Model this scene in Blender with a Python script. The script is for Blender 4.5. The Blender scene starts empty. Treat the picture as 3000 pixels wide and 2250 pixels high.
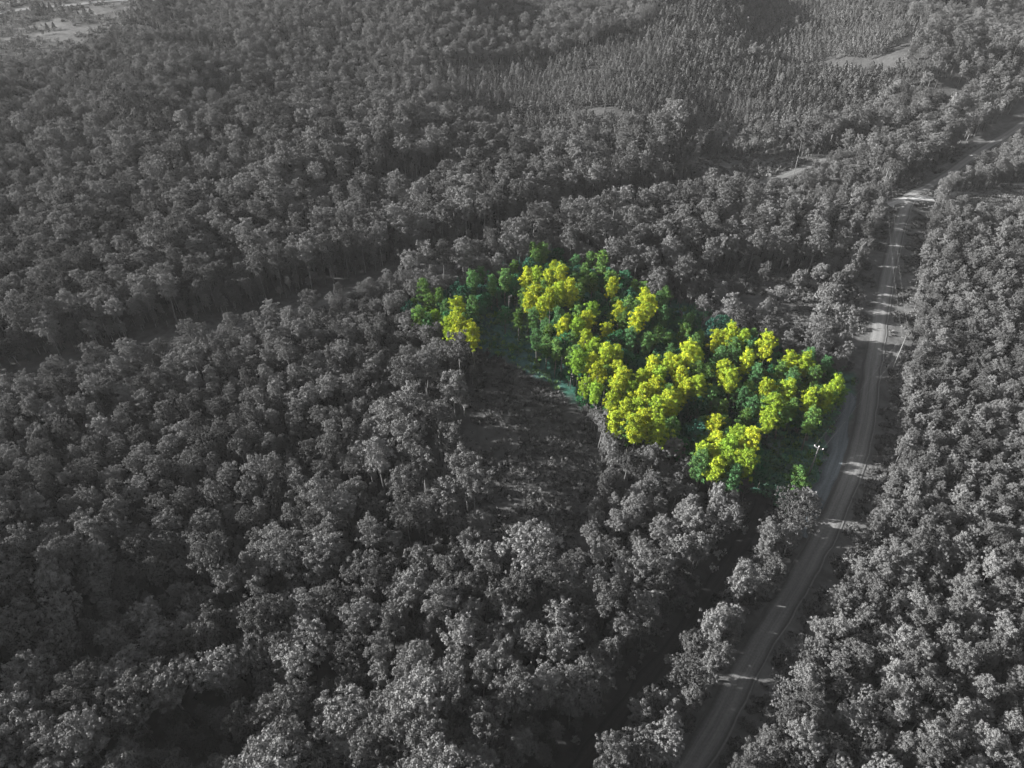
import bpy, math, random
import numpy as np
from mathutils import Vector

R = math.radians
scene = bpy.context.scene
rng = np.random.default_rng(7)
random.seed(7)

# ------------------------------------------------------------------ camera, sky, sun, exposure
CAM_Z, PITCH = 120.0, R(38.0)
LENS = 2064.0 / 3000.0 * 36.0
cam_data = bpy.data.cameras.new("camera")
cam_data.sensor_width = 36.0
cam_data.lens = LENS
cam_data.clip_start = 0.5
cam_data.clip_end = 9000.0
cam = bpy.data.objects.new("camera", cam_data)
cam.location = (0, 0, CAM_Z)
cam.rotation_euler = (R(90) - PITCH, 0, 0)
scene.collection.objects.link(cam)
scene.camera = cam

SUN_EL, SUN_FRONT = R(19.5), R(8.0)          # low sun from the left, a little ahead of the camera
sun_dir = Vector((-math.cos(SUN_EL) * math.cos(SUN_FRONT), math.cos(SUN_EL) * math.sin(SUN_FRONT), math.sin(SUN_EL)))
world = bpy.data.worlds.new("World")
scene.world = world
world.use_nodes = True
wn, wl = world.node_tree.nodes, world.node_tree.links
sky = wn.new("ShaderNodeTexSky")
sky.sky_type = 'NISHITA'
sky.sun_disc = False
sky.sun_elevation = SUN_EL
sky.sun_rotation = R(-90) + SUN_FRONT
sky.dust_density = 2.0
hsv = wn.new("ShaderNodeHueSaturation")
hsv.inputs["Saturation"].default_value = 0.10
wl.new(sky.outputs[0], hsv.inputs["Color"])
wl.new(hsv.outputs[0], wn["Background"].inputs[0])
wn["Background"].inputs[1].default_value = 0.05
sun_data = bpy.data.lights.new("sun", 'SUN')
sun_data.energy = 5.0
sun_data.angle = R(0.6)
sun_data.color = (1.0, 0.985, 0.96)
sun = bpy.data.objects.new("sun", sun_data)
sun.rotation_euler = (-sun_dir).to_track_quat('-Z', 'Y').to_euler()
sun.location = (-200, 0, 200)
scene.collection.objects.link(sun)
scene.view_settings.view_transform = 'Standard'
scene.view_settings.look = 'None'
scene.view_settings.gamma = 1.0
scene.view_settings.use_curve_mapping = False
scene.view_settings.exposure = 2.2
scene.render.engine = 'CYCLES'
scene.cycles.max_bounces = 4
scene.cycles.diffuse_bounces = 1
scene.cycles.glossy_bounces = 1
scene.cycles.transmission_bounces = 2
scene.cycles.volume_bounces = 0
scene.cycles.use_denoising = True
scene.cycles.denoiser = 'OPENIMAGEDENOISE'

# ------------------------------------------------------------------ the lie of the land (world metres)
ROAD = [(18.0, 38.0), (24.0, 46.0), (30.1, 53.4), (34.7, 58.7), (40.5, 66.6), (47.7, 75.9), (54.8, 84.0), (61.0, 91.9), (67.9, 100.5),
        (76.2, 112.1), (84.1, 124.3), (92.1, 138.9), (99.0, 153.6), (102.4, 160.9), (110.3, 176.6), (120.9, 197.9),
        (133.9, 223.2), (147.1, 247.6), (155.1, 261.9), (159.5, 269.0), (166.0, 277.0), (182.0, 294.4), (219.6, 331.7), (262.9, 362.6), (330, 400)]
ROAD_B = [(-200, 118), (-160, 140), (-129.1, 156.7), (-108.1, 168.4), (-92.4, 178.0), (-56.1, 200.1), (-13.4, 226.0), (33.8, 258.0), (72.0, 281.4),
          (101.7, 299.0), (116.7, 305.3), (137.6, 318.1), (165, 335), (200, 352)]
ROAD_C = [(103.5, 299.5), (96, 304.5), (88.6, 309.3), (70, 322), (50, 330)]
TRACK = [(57.1, 110.4), (49.2, 97.8), (39.9, 85.8), (30.6, 74.2), (23.7, 66.9), (16.2, 57.9), (9.6, 50.4), (0, 40)]
CLEARING = [(-9.6, 188), (3.7, 196), (7.5, 180), (9.3, 160), (17.8, 143.5), (20.5, 129.1), (20.2, 114.9), (16.6, 101.1),
            (9.3, 87.3), (-3.6, 88.1), (-8.9, 105.4), (-13.8, 119.0), (-18.8, 129.1), (-12.0, 136.3), (-10.3, 150.4), (-12, 165)]
UP_CLEAR = [(58, 206), (72, 216), (100.6, 215), (118, 210), (108, 178), (93, 174), (70, 179), (48, 184), (47, 193), (60, 194)]
FIELD = [(168, 262), (186, 285), (225, 298), (330, 330), (330, 270), (215, 258), (186, 252)]
FIELD_B = [(80, 302), (88, 290), (108, 285), (128, 296), (146, 318), (122, 339), (90, 334)]
CUT = [(-480, 660), (-254.5, 652.0), (-280.0, 586.6), (-258.4, 557.1), (-215.8, 519.6), (-262.2, 502.7), (-267.8, 467.7), (-285.2, 450.6), (-345, 450)]
HOLLOW = [(-226.9, 479.4), (-198.6, 482.2), (-170.0, 474.8), (-156.1, 435.8), (-175.1, 419.6), (-201.2, 448.3)]
HOLLOW_B = [(-238, 356), (-200, 358), (-189, 336), (-226, 334)]
HOLLOW_C = [(-62, 270), (-49, 293), (-29, 298), (-30, 276)]
HOLLOW_D = [(-40, 380), (0, 385), (-5, 365), (-38, 362)]
BARE = [(103.7, 364), (119, 368), (116, 351), (103, 350)]
LOT_GAPS = [[(35.6, 170.7), (47.5, 173.1), (57.3, 168.3), (43.8, 163.6), (35.0, 161.4)], [(44.0, 143.6), (51.9, 146.6), (59.2, 146.6), (59.3, 139.8), (52.1, 137.0), (47.1, 130.0), (42.3, 131.7)],
            [(66.3, 154.8), (77.2, 165.9), (73.3, 157.0), (67.1, 148.6)], [(27.0, 200.3), (29.5, 188.8), (24.5, 188.8)], [(40.8, 178.1), (50.6, 186.0), (60.2, 178.1), (57.7, 173.1), (48.4, 174.4)]]
OPEN_LOT = [(62, 132), (75.8, 136), (88.2, 144.2), (80.2, 130.4), (71.4, 118.0), (66.4, 107.7), (58.7, 108.0), (57.5, 121.2)]
PLOT14 = [(-35.0, 182.8), (13.2, 218.1), (90.7, 146.2), (69.5, 108.5), (62.5, 104.5)]
PLOT6 = [(-36.0, 187.8), (13.6, 224.0), (92.5, 150.2), (66.0, 104.5), (62.5, 101.0)]
PLOT0 = [(-37.9, 197.6), (14.3, 235.8), (97.0, 158.1), (71.6, 109.7), (66.5, 102.0)]
PLANTATION = [(-55.4, 431.7), (20.5, 448.3), (88.0, 493.6), (124.6, 581.2), (180, 700), (290, 700), (247.4, 534.7), (252.6, 465.7), (191.6, 377.0), (150, 348), (105, 338), (64.5, 340), (11.3, 330), (-12.9, 354.8)]
GRAVEL = [(71.0, 108.5), (64.8, 101.0), (68.0, 113.5), (73.5, 122.0), (80.5, 133.0), (88.0, 146.0), (91.0, 143.0), (82.5, 127.0)]
PLOT_PINES = [(13.2, 200.1), (4.3, 193.4), (8.0, 196.3), (11.0, 190.5), (3.5, 186.2), (6.9, 183.5), (10.3, 183.5), (15.0, 193.4), (17.5, 186.9), (4.7, 178.1), (8.4, 176.2), (11.5, 179.4), (14.4, 181.4), (17.7, 180.8), (13.1, 170.5), (15.8, 171.7), (18.1, 166.8), (14.1, 164.4), (17.0, 161.0), (21.6, 170.5), (23.2, 173.0), (19.4, 158.7), (17.1, 153.2), (21.6, 155.4), (17.3, 148.0), (20.4, 149.0), (24.2, 151.1), (28.1, 153.2), (18.6, 142.0), (21.6, 143.0), (24.2, 144.9), (26.7, 145.9), (21.2, 138.2), (30.0, 186.2), (34.3, 176.8), (31.3, 174.2), (36.7, 179.4), (39.5, 180.1), (32.1, 170.5), (27.2, 166.8), (38.9, 171.7), (34.3, 166.8), (41.0, 176.8), (41.8, 151.1), (36.3, 147.0), (33.2, 142.0), (27.8, 141.0), (25.8, 138.2), (29.1, 137.2), (31.5, 134.5), (37.6, 143.9), (42.1, 145.9), (46.6, 151.1), (50.1, 153.2), (43.1, 142.0), (47.8, 144.9), (51.6, 149.0), (24.6, 132.7), (27.0, 130.0), (30.2, 129.1), (34.6, 136.3), (38.9, 138.2), (41.1, 134.5), (24.8, 125.7), (27.9, 124.1), (31.0, 123.3), (33.8, 127.4), (38.0, 130.0), (43.5, 138.2), (46.3, 138.2), (28.5, 120.8), (33.7, 120.8), (37.5, 124.1), (56.3, 158.7), (60.0, 161.0), (62.5, 158.7), (55.6, 153.2), (59.9, 153.2), (63.5, 155.4), (66.3, 156.5), (67.8, 153.2), (61.2, 149.0), (63.4, 145.9), (54.4, 143.0), (55.4, 140.1), (70.2, 147.0), (73.6, 150.0), (75.9, 148.0), (77.8, 144.9), (68.1, 142.0), (71.0, 142.0), (73.6, 141.0), (77.9, 140.1), (64.9, 139.1), (63.0, 136.3), (65.3, 134.5), (68.6, 136.3), (61.4, 132.7), (63.4, 130.0), (60.2, 126.6), (58.9, 138.2), (57.4, 134.5), (58.6, 132.7), (72.0, 132.7), (79.0, 138.2), (77.1, 134.5), (81.0, 139.1), (47.9, 124.9), (50.4, 126.6), (50.7, 123.3), (44.8, 120.8), (46.9, 118.5), (49.1, 116.9), (51.8, 119.3), (53.5, 117.7), (42.9, 114.6), (45.2, 113.2), (47.3, 111.7), (50.2, 113.2), (41.8, 111.7), (48.1, 108.8), (51.0, 110.2), (44.5, 110.2), (-21.8, 173.0), (-19.0, 170.5), (-15.8, 172.3), (-24.3, 170.5), (-17.3, 164.4), (-14.5, 161.0), (-12.0, 162.1), (-27.0, 171.7), (-10.6, 158.7)]
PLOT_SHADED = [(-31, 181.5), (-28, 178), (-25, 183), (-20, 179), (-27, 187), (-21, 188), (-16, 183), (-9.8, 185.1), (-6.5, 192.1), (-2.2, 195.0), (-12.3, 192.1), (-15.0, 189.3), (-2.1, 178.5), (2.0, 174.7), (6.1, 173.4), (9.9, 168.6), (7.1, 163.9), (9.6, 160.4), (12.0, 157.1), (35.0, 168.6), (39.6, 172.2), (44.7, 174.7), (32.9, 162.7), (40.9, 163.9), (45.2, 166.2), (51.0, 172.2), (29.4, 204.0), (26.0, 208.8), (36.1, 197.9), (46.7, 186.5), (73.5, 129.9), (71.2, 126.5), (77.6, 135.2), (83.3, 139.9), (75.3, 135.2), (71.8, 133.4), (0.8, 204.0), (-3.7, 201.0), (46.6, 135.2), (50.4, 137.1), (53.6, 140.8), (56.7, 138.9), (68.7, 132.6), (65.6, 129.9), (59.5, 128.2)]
SOLITARY = [(60.6, 199.5), (66.9, 196.0), (84.4, 192.9), (101.2, 196.6), (99.4, 189.5), (112.5, 208.2), (108, 214), (74, 200), (106.5, 201.5), (103, 208), (94, 203), (84, 207)]
ROADSIDE_ROW = [(74, 172), (78.5, 169.5), (82, 168), (86, 168.5), (89.5, 166), (93.5, 165.5), (92, 161), (88, 162), (84, 163.5), (80, 166), (95, 169.5), (90, 170)]
BIG_GREY = [(-58, 87), (-44.5, 87), (-46, 75), (-50, 64), (-56, 61), (-37, 58), (-61, 57), (-28, 83), (3, 86)]

HILLS = [(-235, 470, 9, 30, 40), (-150, 400, 9, 45, 40), (120, 430, 9, 40, 42), (40, 540, 8, 50, 40), (215, 440, 9, 26, 50),
         (300, 600, 12, 60, 60), (-60, 560, 10, 50, 50), (-150, 560, 9, 40, 50), (160, 600, 8, 40, 50),
         (-125, 70, 12, 30, 24), (-80, 320, 7, 40, 25), (310, 420, 12, 60, 50), (-170, 30, 10, 60, 40), (-62, 66, -6, 26, 22), (160, 270, 5, 16, 11)]  # unseen rise left of the frame, added to shade the bottom-left wood


_r = np.random.default_rng(77)
for _ in range(46):           # small spurs and draws of the far slopes
    HILLS.append((_r.uniform(-360, 330), _r.uniform(345, 640), _r.uniform(-9, 13), _r.uniform(17, 30), _r.uniform(24, 60)))


def terrain(x, y):
    x = np.asarray(x, float)
    y = np.asarray(y, float)
    h = np.zeros(np.broadcast(x, y).shape)
    for cx, cy, a, sx, sy in HILLS:
        h = h + a * np.exp(-0.5 * (((x - cx) / sx) ** 2 + ((y - cy) / sy) ** 2))
    far = np.clip((y - 240) / 200, 0, 1)
    rise = np.clip(y - 380, 0, None)
    h = h + np.clip(0.075 * rise * rise / (rise + 60), 0, 90)
    h = h + (0.5 + 2.5 * far) * np.sin(x / 31.0 + 1.3) * np.cos(y / 37.0 + 0.4) + 0.35 * np.sin(x / 11.0 + y / 17.0)
    return h


def inside(poly, x, y):
    x = np.asarray(x, float)
    y = np.asarray(y, float)
    c = np.zeros(x.shape, bool)
    n = len(poly)
    for i in range(n):
        x0, y0 = poly[i]
        x1, y1 = poly[(i + 1) % n]
        if y0 == y1:
            continue
        t = ((y0 > y) != (y1 > y)) & (x < (x1 - x0) * (y - y0) / (y1 - y0) + x0)
        c ^= t
    return c


def line_dist(line, x, y):
    """distance to a polyline, and which side (+ = to the right going along it)"""
    x = np.asarray(x, float)
    y = np.asarray(y, float)
    best = np.full(x.shape, 1e9)
    side = np.zeros(x.shape)
    for (x0, y0), (x1, y1) in zip(line[:-1], line[1:]):
        dx, dy = x1 - x0, y1 - y0
        L2 = dx * dx + dy * dy
        t = np.clip(((x - x0) * dx + (y - y0) * dy) / L2, 0, 1)
        px, py = x - (x0 + t * dx), y - (y0 + t * dy)
        d = np.hypot(px, py)
        s = np.sign(px * dy - py * dx)
        m = d < best
        best = np.where(m, d, best)
        side = np.where(m, s, side)
    return best, side


def value_noise(x, y, cell, seed):
    g = np.random.default_rng(seed).random((256, 256))
    fx, fy = np.asarray(x) / cell + 500.3, np.asarray(y) / cell + 500.7
    ix, iy = np.floor(fx).astype(int), np.floor(fy).astype(int)
    u, v = fx - ix, fy - iy
    u, v = u * u * (3 - 2 * u), v * v * (3 - 2 * v)
    a, b = g[ix % 256, iy % 256], g[(ix + 1) % 256, iy % 256]
    c, d = g[ix % 256, (iy + 1) % 256], g[(ix + 1) % 256, (iy + 1) % 256]
    return (a * (1 - u) + b * u) * (1 - v) + (c * (1 - u) + d * u) * v


def project(x, y, z):
    """picture position of a world point, as fractions of the frame, and its depth"""
    dz = z - CAM_Z
    depth = y * math.cos(PITCH) - dz * math.sin(PITCH)
    up = y * math.sin(PITCH) + dz * math.cos(PITCH)
    f = LENS / 36.0
    return 0.5 + f * x / depth, 0.5 - f * up / depth * (4 / 3), depth


def tag(o, label, cat=None, group=None, kind=None):
    if label:
        o["label"] = label
    if cat:
        o["category"] = cat
    if group:
        o["group"] = group
    if kind:
        o["kind"] = kind
    return o


# ------------------------------------------------------------------ materials
def new_mat(name):
    m = bpy.data.materials.new(name)
    m.use_nodes = True
    nt = m.node_tree
    nt.nodes.clear()
    out = nt.nodes.new("ShaderNodeOutputMaterial")
    return m, nt, out


def leaf_mat(name, col_a, col_b, col_c, spread=0.4, trans=0.2):
    """leaf colour differs from leaf to leaf (attribute tint) and from tree to tree (random per object)"""
    m, nt, out = new_mat(name)
    N, L = nt.nodes, nt.links
    at = N.new("ShaderNodeAttribute")
    at.attribute_name = "tint"
    oi = N.new("ShaderNodeObjectInfo")
    mix = N.new("ShaderNodeMix")
    mix.data_type = 'RGBA'
    mix.inputs["A"].default_value = (*col_a, 1)
    mix.inputs["B"].default_value = (*col_b, 1)
    L.new(at.outputs["Fac"], mix.inputs["Factor"])
    mix2 = N.new("ShaderNodeMix")
    mix2.data_type = 'RGBA'
    mix2.inputs["B"].default_value = (*col_c, 1)
    L.new(mix.outputs["Result"], mix2.inputs["A"])
    pw = N.new("ShaderNodeMath")
    pw.operation = 'POWER'
    pw.inputs[1].default_value = 2.0
    L.new(oi.outputs["Random"], pw.inputs[0])
    L.new(pw.outputs[0], mix2.inputs["Factor"])
    m1 = N.new("ShaderNodeMath")
    m1.operation = 'MULTIPLY'
    m1.inputs[1].default_value = 7.31
    L.new(oi.outputs["Random"], m1.inputs[0])
    m2 = N.new("ShaderNodeMath")
    m2.operation = 'FRACT'
    L.new(m1.outputs[0], m2.inputs[0])
    m3 = N.new("ShaderNodeMapRange")
    m3.inputs["To Min"].default_value = 1 - spread
    m3.inputs["To Max"].default_value = 1 + spread
    L.new(m2.outputs[0], m3.inputs["Value"])
    vm = N.new("ShaderNodeVectorMath")
    vm.operation = 'SCALE'
    L.new(mix2.outputs["Result"], vm.inputs[0])
    L.new(m3.outputs["Result"], vm.inputs["Scale"])
    d = N.new("ShaderNodeBsdfDiffuse")
    t = N.new("ShaderNodeBsdfTranslucent")
    ms = N.new("ShaderNodeMixShader")
    ms.inputs[0].default_value = trans
    L.new(vm.outputs[0], d.inputs["Color"])
    L.new(vm.outputs[0], t.inputs["Color"])
    L.new(d.outputs[0], ms.inputs[1])
    L.new(t.outputs[0], ms.inputs[2])
    L.new(ms.outputs[0], out.inputs["Surface"])
    return m


def g(v):
    return (v, v, v)


MAT = {}
MAT["pine_grey"] = leaf_mat("pine_needles_grey", g(0.075), g(0.13), g(0.12))
MAT["hard_grey"] = leaf_mat("hardwood_leaves_grey", g(0.08), g(0.135), g(0.12))
MAT["young_grey"] = leaf_mat("young_needles_grey", g(0.08), g(0.13), g(0.10), 0.3)
MAT["shrub_grey"] = leaf_mat("shrub_leaves_grey", g(0.075), g(0.15), g(0.18), 0.5)
MAT["grass_grey"] = leaf_mat("grass_grey", g(0.05), g(0.10), g(0.12), 0.4)
MAT["pine_lot"] = leaf_mat("pine_needles_yellow_green", (0.12, 0.22, 0.03), (0.46, 0.44, 0.024), (0.14, 0.25, 0.03), 0.2, 0.25)
MAT["pine_deep"] = leaf_mat("pine_needles_shade_green", (0.04, 0.11, 0.04), (0.13, 0.20, 0.035), (0.05, 0.12, 0.05), 0.25)  # darker copy of the lot needles, shade of unlit crowns put into the colour
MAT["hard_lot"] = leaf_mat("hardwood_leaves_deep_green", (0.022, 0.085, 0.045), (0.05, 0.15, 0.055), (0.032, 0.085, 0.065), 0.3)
MAT["shrub_lot"] = leaf_mat("shrub_leaves_blue_green", (0.05, 0.13, 0.10), (0.10, 0.22, 0.09), (0.09, 0.13, 0.12), 0.4)
MAT["grass_lot"] = leaf_mat("grass_green", (0.06, 0.15, 0.07), (0.16, 0.24, 0.04), (0.09, 0.14, 0.11), 0.35)


def bark_mat(name, a, b):
    m, nt, out = new_mat(name)
    N, L = nt.nodes, nt.links
    tc = N.new("ShaderNodeTexCoord")
    mp = N.new("ShaderNodeMapping")
    mp.inputs["Scale"].default_value = (6, 6, 0.9)
    nz = N.new("ShaderNodeTexNoise")
    nz.inputs["Scale"].default_value = 1.5
    cr = N.new("ShaderNodeValToRGB")
    cr.color_ramp.elements[0].color = (*a, 1)
    cr.color_ramp.elements[1].color = (*b, 1)
    cr.color_ramp.elements[0].position = 0.35
    cr.color_ramp.elements[1].position = 0.7
    d = N.new("ShaderNodeBsdfDiffuse")
    L.new(tc.outputs["Object"], mp.inputs[0])
    L.new(mp.outputs[0], nz.inputs["Vector"])
    L.new(nz.outputs["Fac"], cr.inputs[0])
    L.new(cr.outputs[0], d.inputs["Color"])
    L.new(d.outputs[0], out.inputs["Surface"])
    return m


MAT["bark_grey"] = bark_mat("bark_grey", g(0.08), g(0.20))
MAT["bark_lot"] = bark_mat("bark_brown_grey", (0.07, 0.075, 0.07), (0.16, 0.15, 0.13))
MAT["bark_pale"] = bark_mat("bark_pale", g(0.16), g(0.30))
MAT["pole_wood"] = bark_mat("pole_wood", g(0.09), g(0.16))


def ground_mat():
    m, nt, out = new_mat("ground_cover")
    N, L = nt.nodes, nt.links
    at = N.new("ShaderNodeAttribute")
    at.attribute_name = "cover"
    tc = N.new("ShaderNodeTexCoord")
    n1 = N.new("ShaderNodeTexNoise")
    n1.inputs["Scale"].default_value = 0.5
    n1.inputs["Detail"].default_value = 6
    n2 = N.new("ShaderNodeTexNoise")
    n2.inputs["Scale"].default_value = 0.07
    n2.inputs["Detail"].default_value = 4
    L.new(tc.outputs["Object"], n1.inputs["Vector"])
    L.new(tc.outputs["Object"], n2.inputs["Vector"])
    ad = N.new("ShaderNodeMath")
    ad.operation = 'ADD'
    L.new(n1.outputs["Fac"], ad.inputs[0])
    L.new(n2.outputs["Fac"], ad.inputs[1])
    mr = N.new("ShaderNodeMapRange")
    mr.inputs["From Min"].default_value = 0.6
    mr.inputs["From Max"].default_value = 1.4
    mr.inputs["To Min"].default_value = 0.5
    mr.inputs["To Max"].default_value = 1.5
    L.new(ad.outputs[0], mr.inputs["Value"])
    vm = N.new("ShaderNodeVectorMath")
    vm.operation = 'SCALE'
    L.new(at.outputs["Color"], vm.inputs[0])
    L.new(mr.outputs["Result"], vm.inputs["Scale"])
    d = N.new("ShaderNodeBsdfDiffuse")
    L.new(vm.outputs[0], d.inputs["Color"])
    bp = N.new("ShaderNodeBump")
    bp.inputs["Strength"].default_value = 0.6
    bp.inputs["Distance"].default_value = 0.4
    L.new(n1.outputs["Fac"], bp.inputs["Height"])
    L.new(bp.outputs[0], d.inputs["Normal"])
    L.new(d.outputs[0], out.inputs["Surface"])
    return m


def road_mat(name, centre, edge, tint=(1, 1, 1)):
    """packed gravel: paler wheel paths (attribute across, -1..1), washboard and scattered stones"""
    m, nt, out = new_mat(name)
    N, L = nt.nodes, nt.links
    at = N.new("ShaderNodeAttribute")
    at.attribute_name = "across"
    al = N.new("ShaderNodeAttribute")
    al.attribute_name = "along"
    cr = N.new("ShaderNodeValToRGB")
    e = cr.color_ramp.elements
    e[0].position, e[0].color = 0.0, (*[edge * t for t in tint], 1)
    e[1].position, e[1].color = 1.0, (*[edge * t for t in tint], 1)
    for p, v in ((0.10, edge * 0.85), (0.22, centre * 0.9), (0.33, centre * 1.12), (0.48, centre * 0.92), (0.66, centre * 1.15), (0.8, centre * 0.9), (0.91, edge * 0.8), (0.955, centre * 1.12)):
        q = cr.color_ramp.elements.new(p)
        q.color = (*[v * t for t in tint], 1)
    mr0 = N.new("ShaderNodeMapRange")
    mr0.inputs["From Min"].default_value = -1
    L.new(at.outputs["Fac"], mr0.inputs["Value"])
    tc = N.new("ShaderNodeTexCoord")
    nw = N.new("ShaderNodeTexNoise")
    nw.inputs["Scale"].default_value = 0.15
    L.new(tc.outputs["Object"], nw.inputs["Vector"])
    wob = N.new("ShaderNodeMath")
    wob.operation = 'MULTIPLY_ADD'
    wob.inputs[1].default_value = 0.12
    wob.inputs[2].default_value = -0.06
    L.new(nw.outputs["Fac"], wob.inputs[0])
    ad = N.new("ShaderNodeMath")
    ad.operation = 'ADD'
    L.new(mr0.outputs["Result"], ad.inputs[0])
    L.new(wob.outputs[0], ad.inputs[1])
    L.new(ad.outputs[0], cr.inputs[0])
    cb = N.new("ShaderNodeCombineXYZ")
    mu = N.new("ShaderNodeMath")
    mu.operation = 'MULTIPLY'
    mu.inputs[1].default_value = 9.0
    L.new(at.outputs["Fac"], mu.inputs[0])
    L.new(mu.outputs[0], cb.inputs[0])
    mv = N.new("ShaderNodeMath")
    mv.operation = 'MULTIPLY'
    mv.inputs[1].default_value = 0.06
    L.new(al.outputs["Fac"], mv.inputs[0])
    L.new(mv.outputs[0], cb.inputs[1])
    n1 = N.new("ShaderNodeTexNoise")
    n1.inputs["Scale"].default_value = 1.0
    n1.inputs["Detail"].default_value = 4
    L.new(cb.outputs[0], n1.inputs["Vector"])
    n2 = N.new("ShaderNodeTexNoise")
    n2.inputs["Scale"].default_value = 2.5
    n2.inputs["Detail"].default_value = 5
    L.new(tc.outputs["Object"], n2.inputs["Vector"])
    a2 = N.new("ShaderNodeMath")
    a2.operation = 'ADD'
    L.new(n1.outputs["Fac"], a2.inputs[0])
    L.new(n2.outputs["Fac"], a2.inputs[1])
    mr = N.new("ShaderNodeMapRange")
    mr.inputs["From Min"].default_value = 0.6
    mr.inputs["From Max"].default_value = 1.4
    mr.inputs["To Min"].default_value = 0.72
    mr.inputs["To Max"].default_value = 1.28
    L.new(a2.outputs[0], mr.inputs["Value"])
    vm = N.new("ShaderNodeVectorMath")
    vm.operation = 'SCALE'
    L.new(cr.outputs[0], vm.inputs[0])
    L.new(mr.outputs["Result"], vm.inputs["Scale"])
    d = N.new("ShaderNodeBsdfDiffuse")
    d.inputs["Roughness"].default_value = 0.8
    L.new(vm.outputs[0], d.inputs["Color"])
    bp = N.new("ShaderNodeBump")
    bp.inputs["Strength"].default_value = 0.4
    bp.inputs["Distance"].default_value = 0.08
    L.new(n2.outputs["Fac"], bp.inputs["Height"])
    L.new(bp.outputs[0], d.inputs["Normal"])
    L.new(d.outputs[0], out.inputs["Surface"])
    return m


MAT["ground"] = ground_mat()
MAT["road"] = road_mat("road_gravel", 0.125, 0.07)
MAT["road_b"] = road_mat("road_worn", 0.085, 0.06)
MAT["track"] = road_mat("track_earth", 0.035, 0.03)
MAT["gravel"] = road_mat("shoulder_gravel_blue_grey", 0.12, 0.085, (0.88, 1.0, 1.1))
MAT["spill"] = road_mat("pale_crushed_stone", 0.24, 0.15)


def plain_mat(name, col, rough=0.6):
    m, nt, out = new_mat(name)
    b = nt.nodes.new("ShaderNodeBsdfPrincipled")
    b.inputs["Base Color"].default_value = (*col, 1)
    b.inputs["Roughness"].default_value = rough
    nz = nt.nodes.new("ShaderNodeTexNoise")
    nz.inputs["Scale"].default_value = 8
    bp = nt.nodes.new("ShaderNodeBump")
    bp.inputs["Strength"].default_value = 0.15
    nt.links.new(nz.outputs["Fac"], bp.inputs["Height"])
    nt.links.new(bp.outputs[0], b.inputs["Normal"])
    nt.links.new(b.outputs[0], out.inputs["Surface"])
    return m


MAT["porcelain"] = plain_mat("white_porcelain", (0.75, 0.72, 0.72), 0.3)
MAT["brown_glaze"] = plain_mat("dark_glazed_porcelain", g(0.12), 0.3)
MAT["wire"] = plain_mat("bright_wire", g(0.2), 0.5)
MAT["steel"] = plain_mat("galvanised_steel", g(0.4), 0.5)


# ------------------------------------------------------------------ mesh helpers
def mesh_from(name, verts, faces, mats, attrs=None, face_mat=None, smooth=False):
    """faces: (n,k) int array or list of such arrays"""
    me = bpy.data.meshes.new(name)
    if not isinstance(faces, list):
        faces = [faces]
    faces = [f for f in faces if len(f)]
    verts = np.asarray(verts, np.float32)
    me.vertices.add(len(verts))
    me.vertices.foreach_set("co", verts.ravel())
    idx = np.concatenate([f.ravel() for f in faces]).astype(np.int32)
    tot = np.concatenate([np.full(len(f), f.shape[1]) for f in faces]).astype(np.int32)
    me.loops.add(len(idx))
    me.loops.foreach_set("vertex_index", idx)
    me.polygons.add(len(tot))
    me.polygons.foreach_set("loop_start", np.concatenate([[0], np.cumsum(tot)[:-1]]).astype(np.int32))
    me.polygons.foreach_set("loop_total", tot)
    if face_mat is not None:
        me.polygons.foreach_set("material_index", np.asarray(face_mat, np.int32))
    if smooth:
        me.polygons.foreach_set("use_smooth", np.ones(len(tot), bool))
    for m in mats:
        me.materials.append(m)
    for k, v in (attrs or {}).items():
        v = np.asarray(v, np.float32)
        if v.ndim == 1:
            a = me.attributes.new(k, 'FLOAT', 'POINT')
            a.data.foreach_set("value", v)
        else:
            a = me.attributes.new(k, 'FLOAT_COLOR', 'POINT')
            a.data.foreach_set("color", np.concatenate([v, np.ones((len(v), 1), np.float32)], 1).astype(np.float32).ravel())
    me.update()
    me.validate()
    return me


def link(name, data, parent=None):
    o = bpy.data.objects.new(name, data)
    scene.collection.objects.link(o)
    o.parent = parent
    return o


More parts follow.
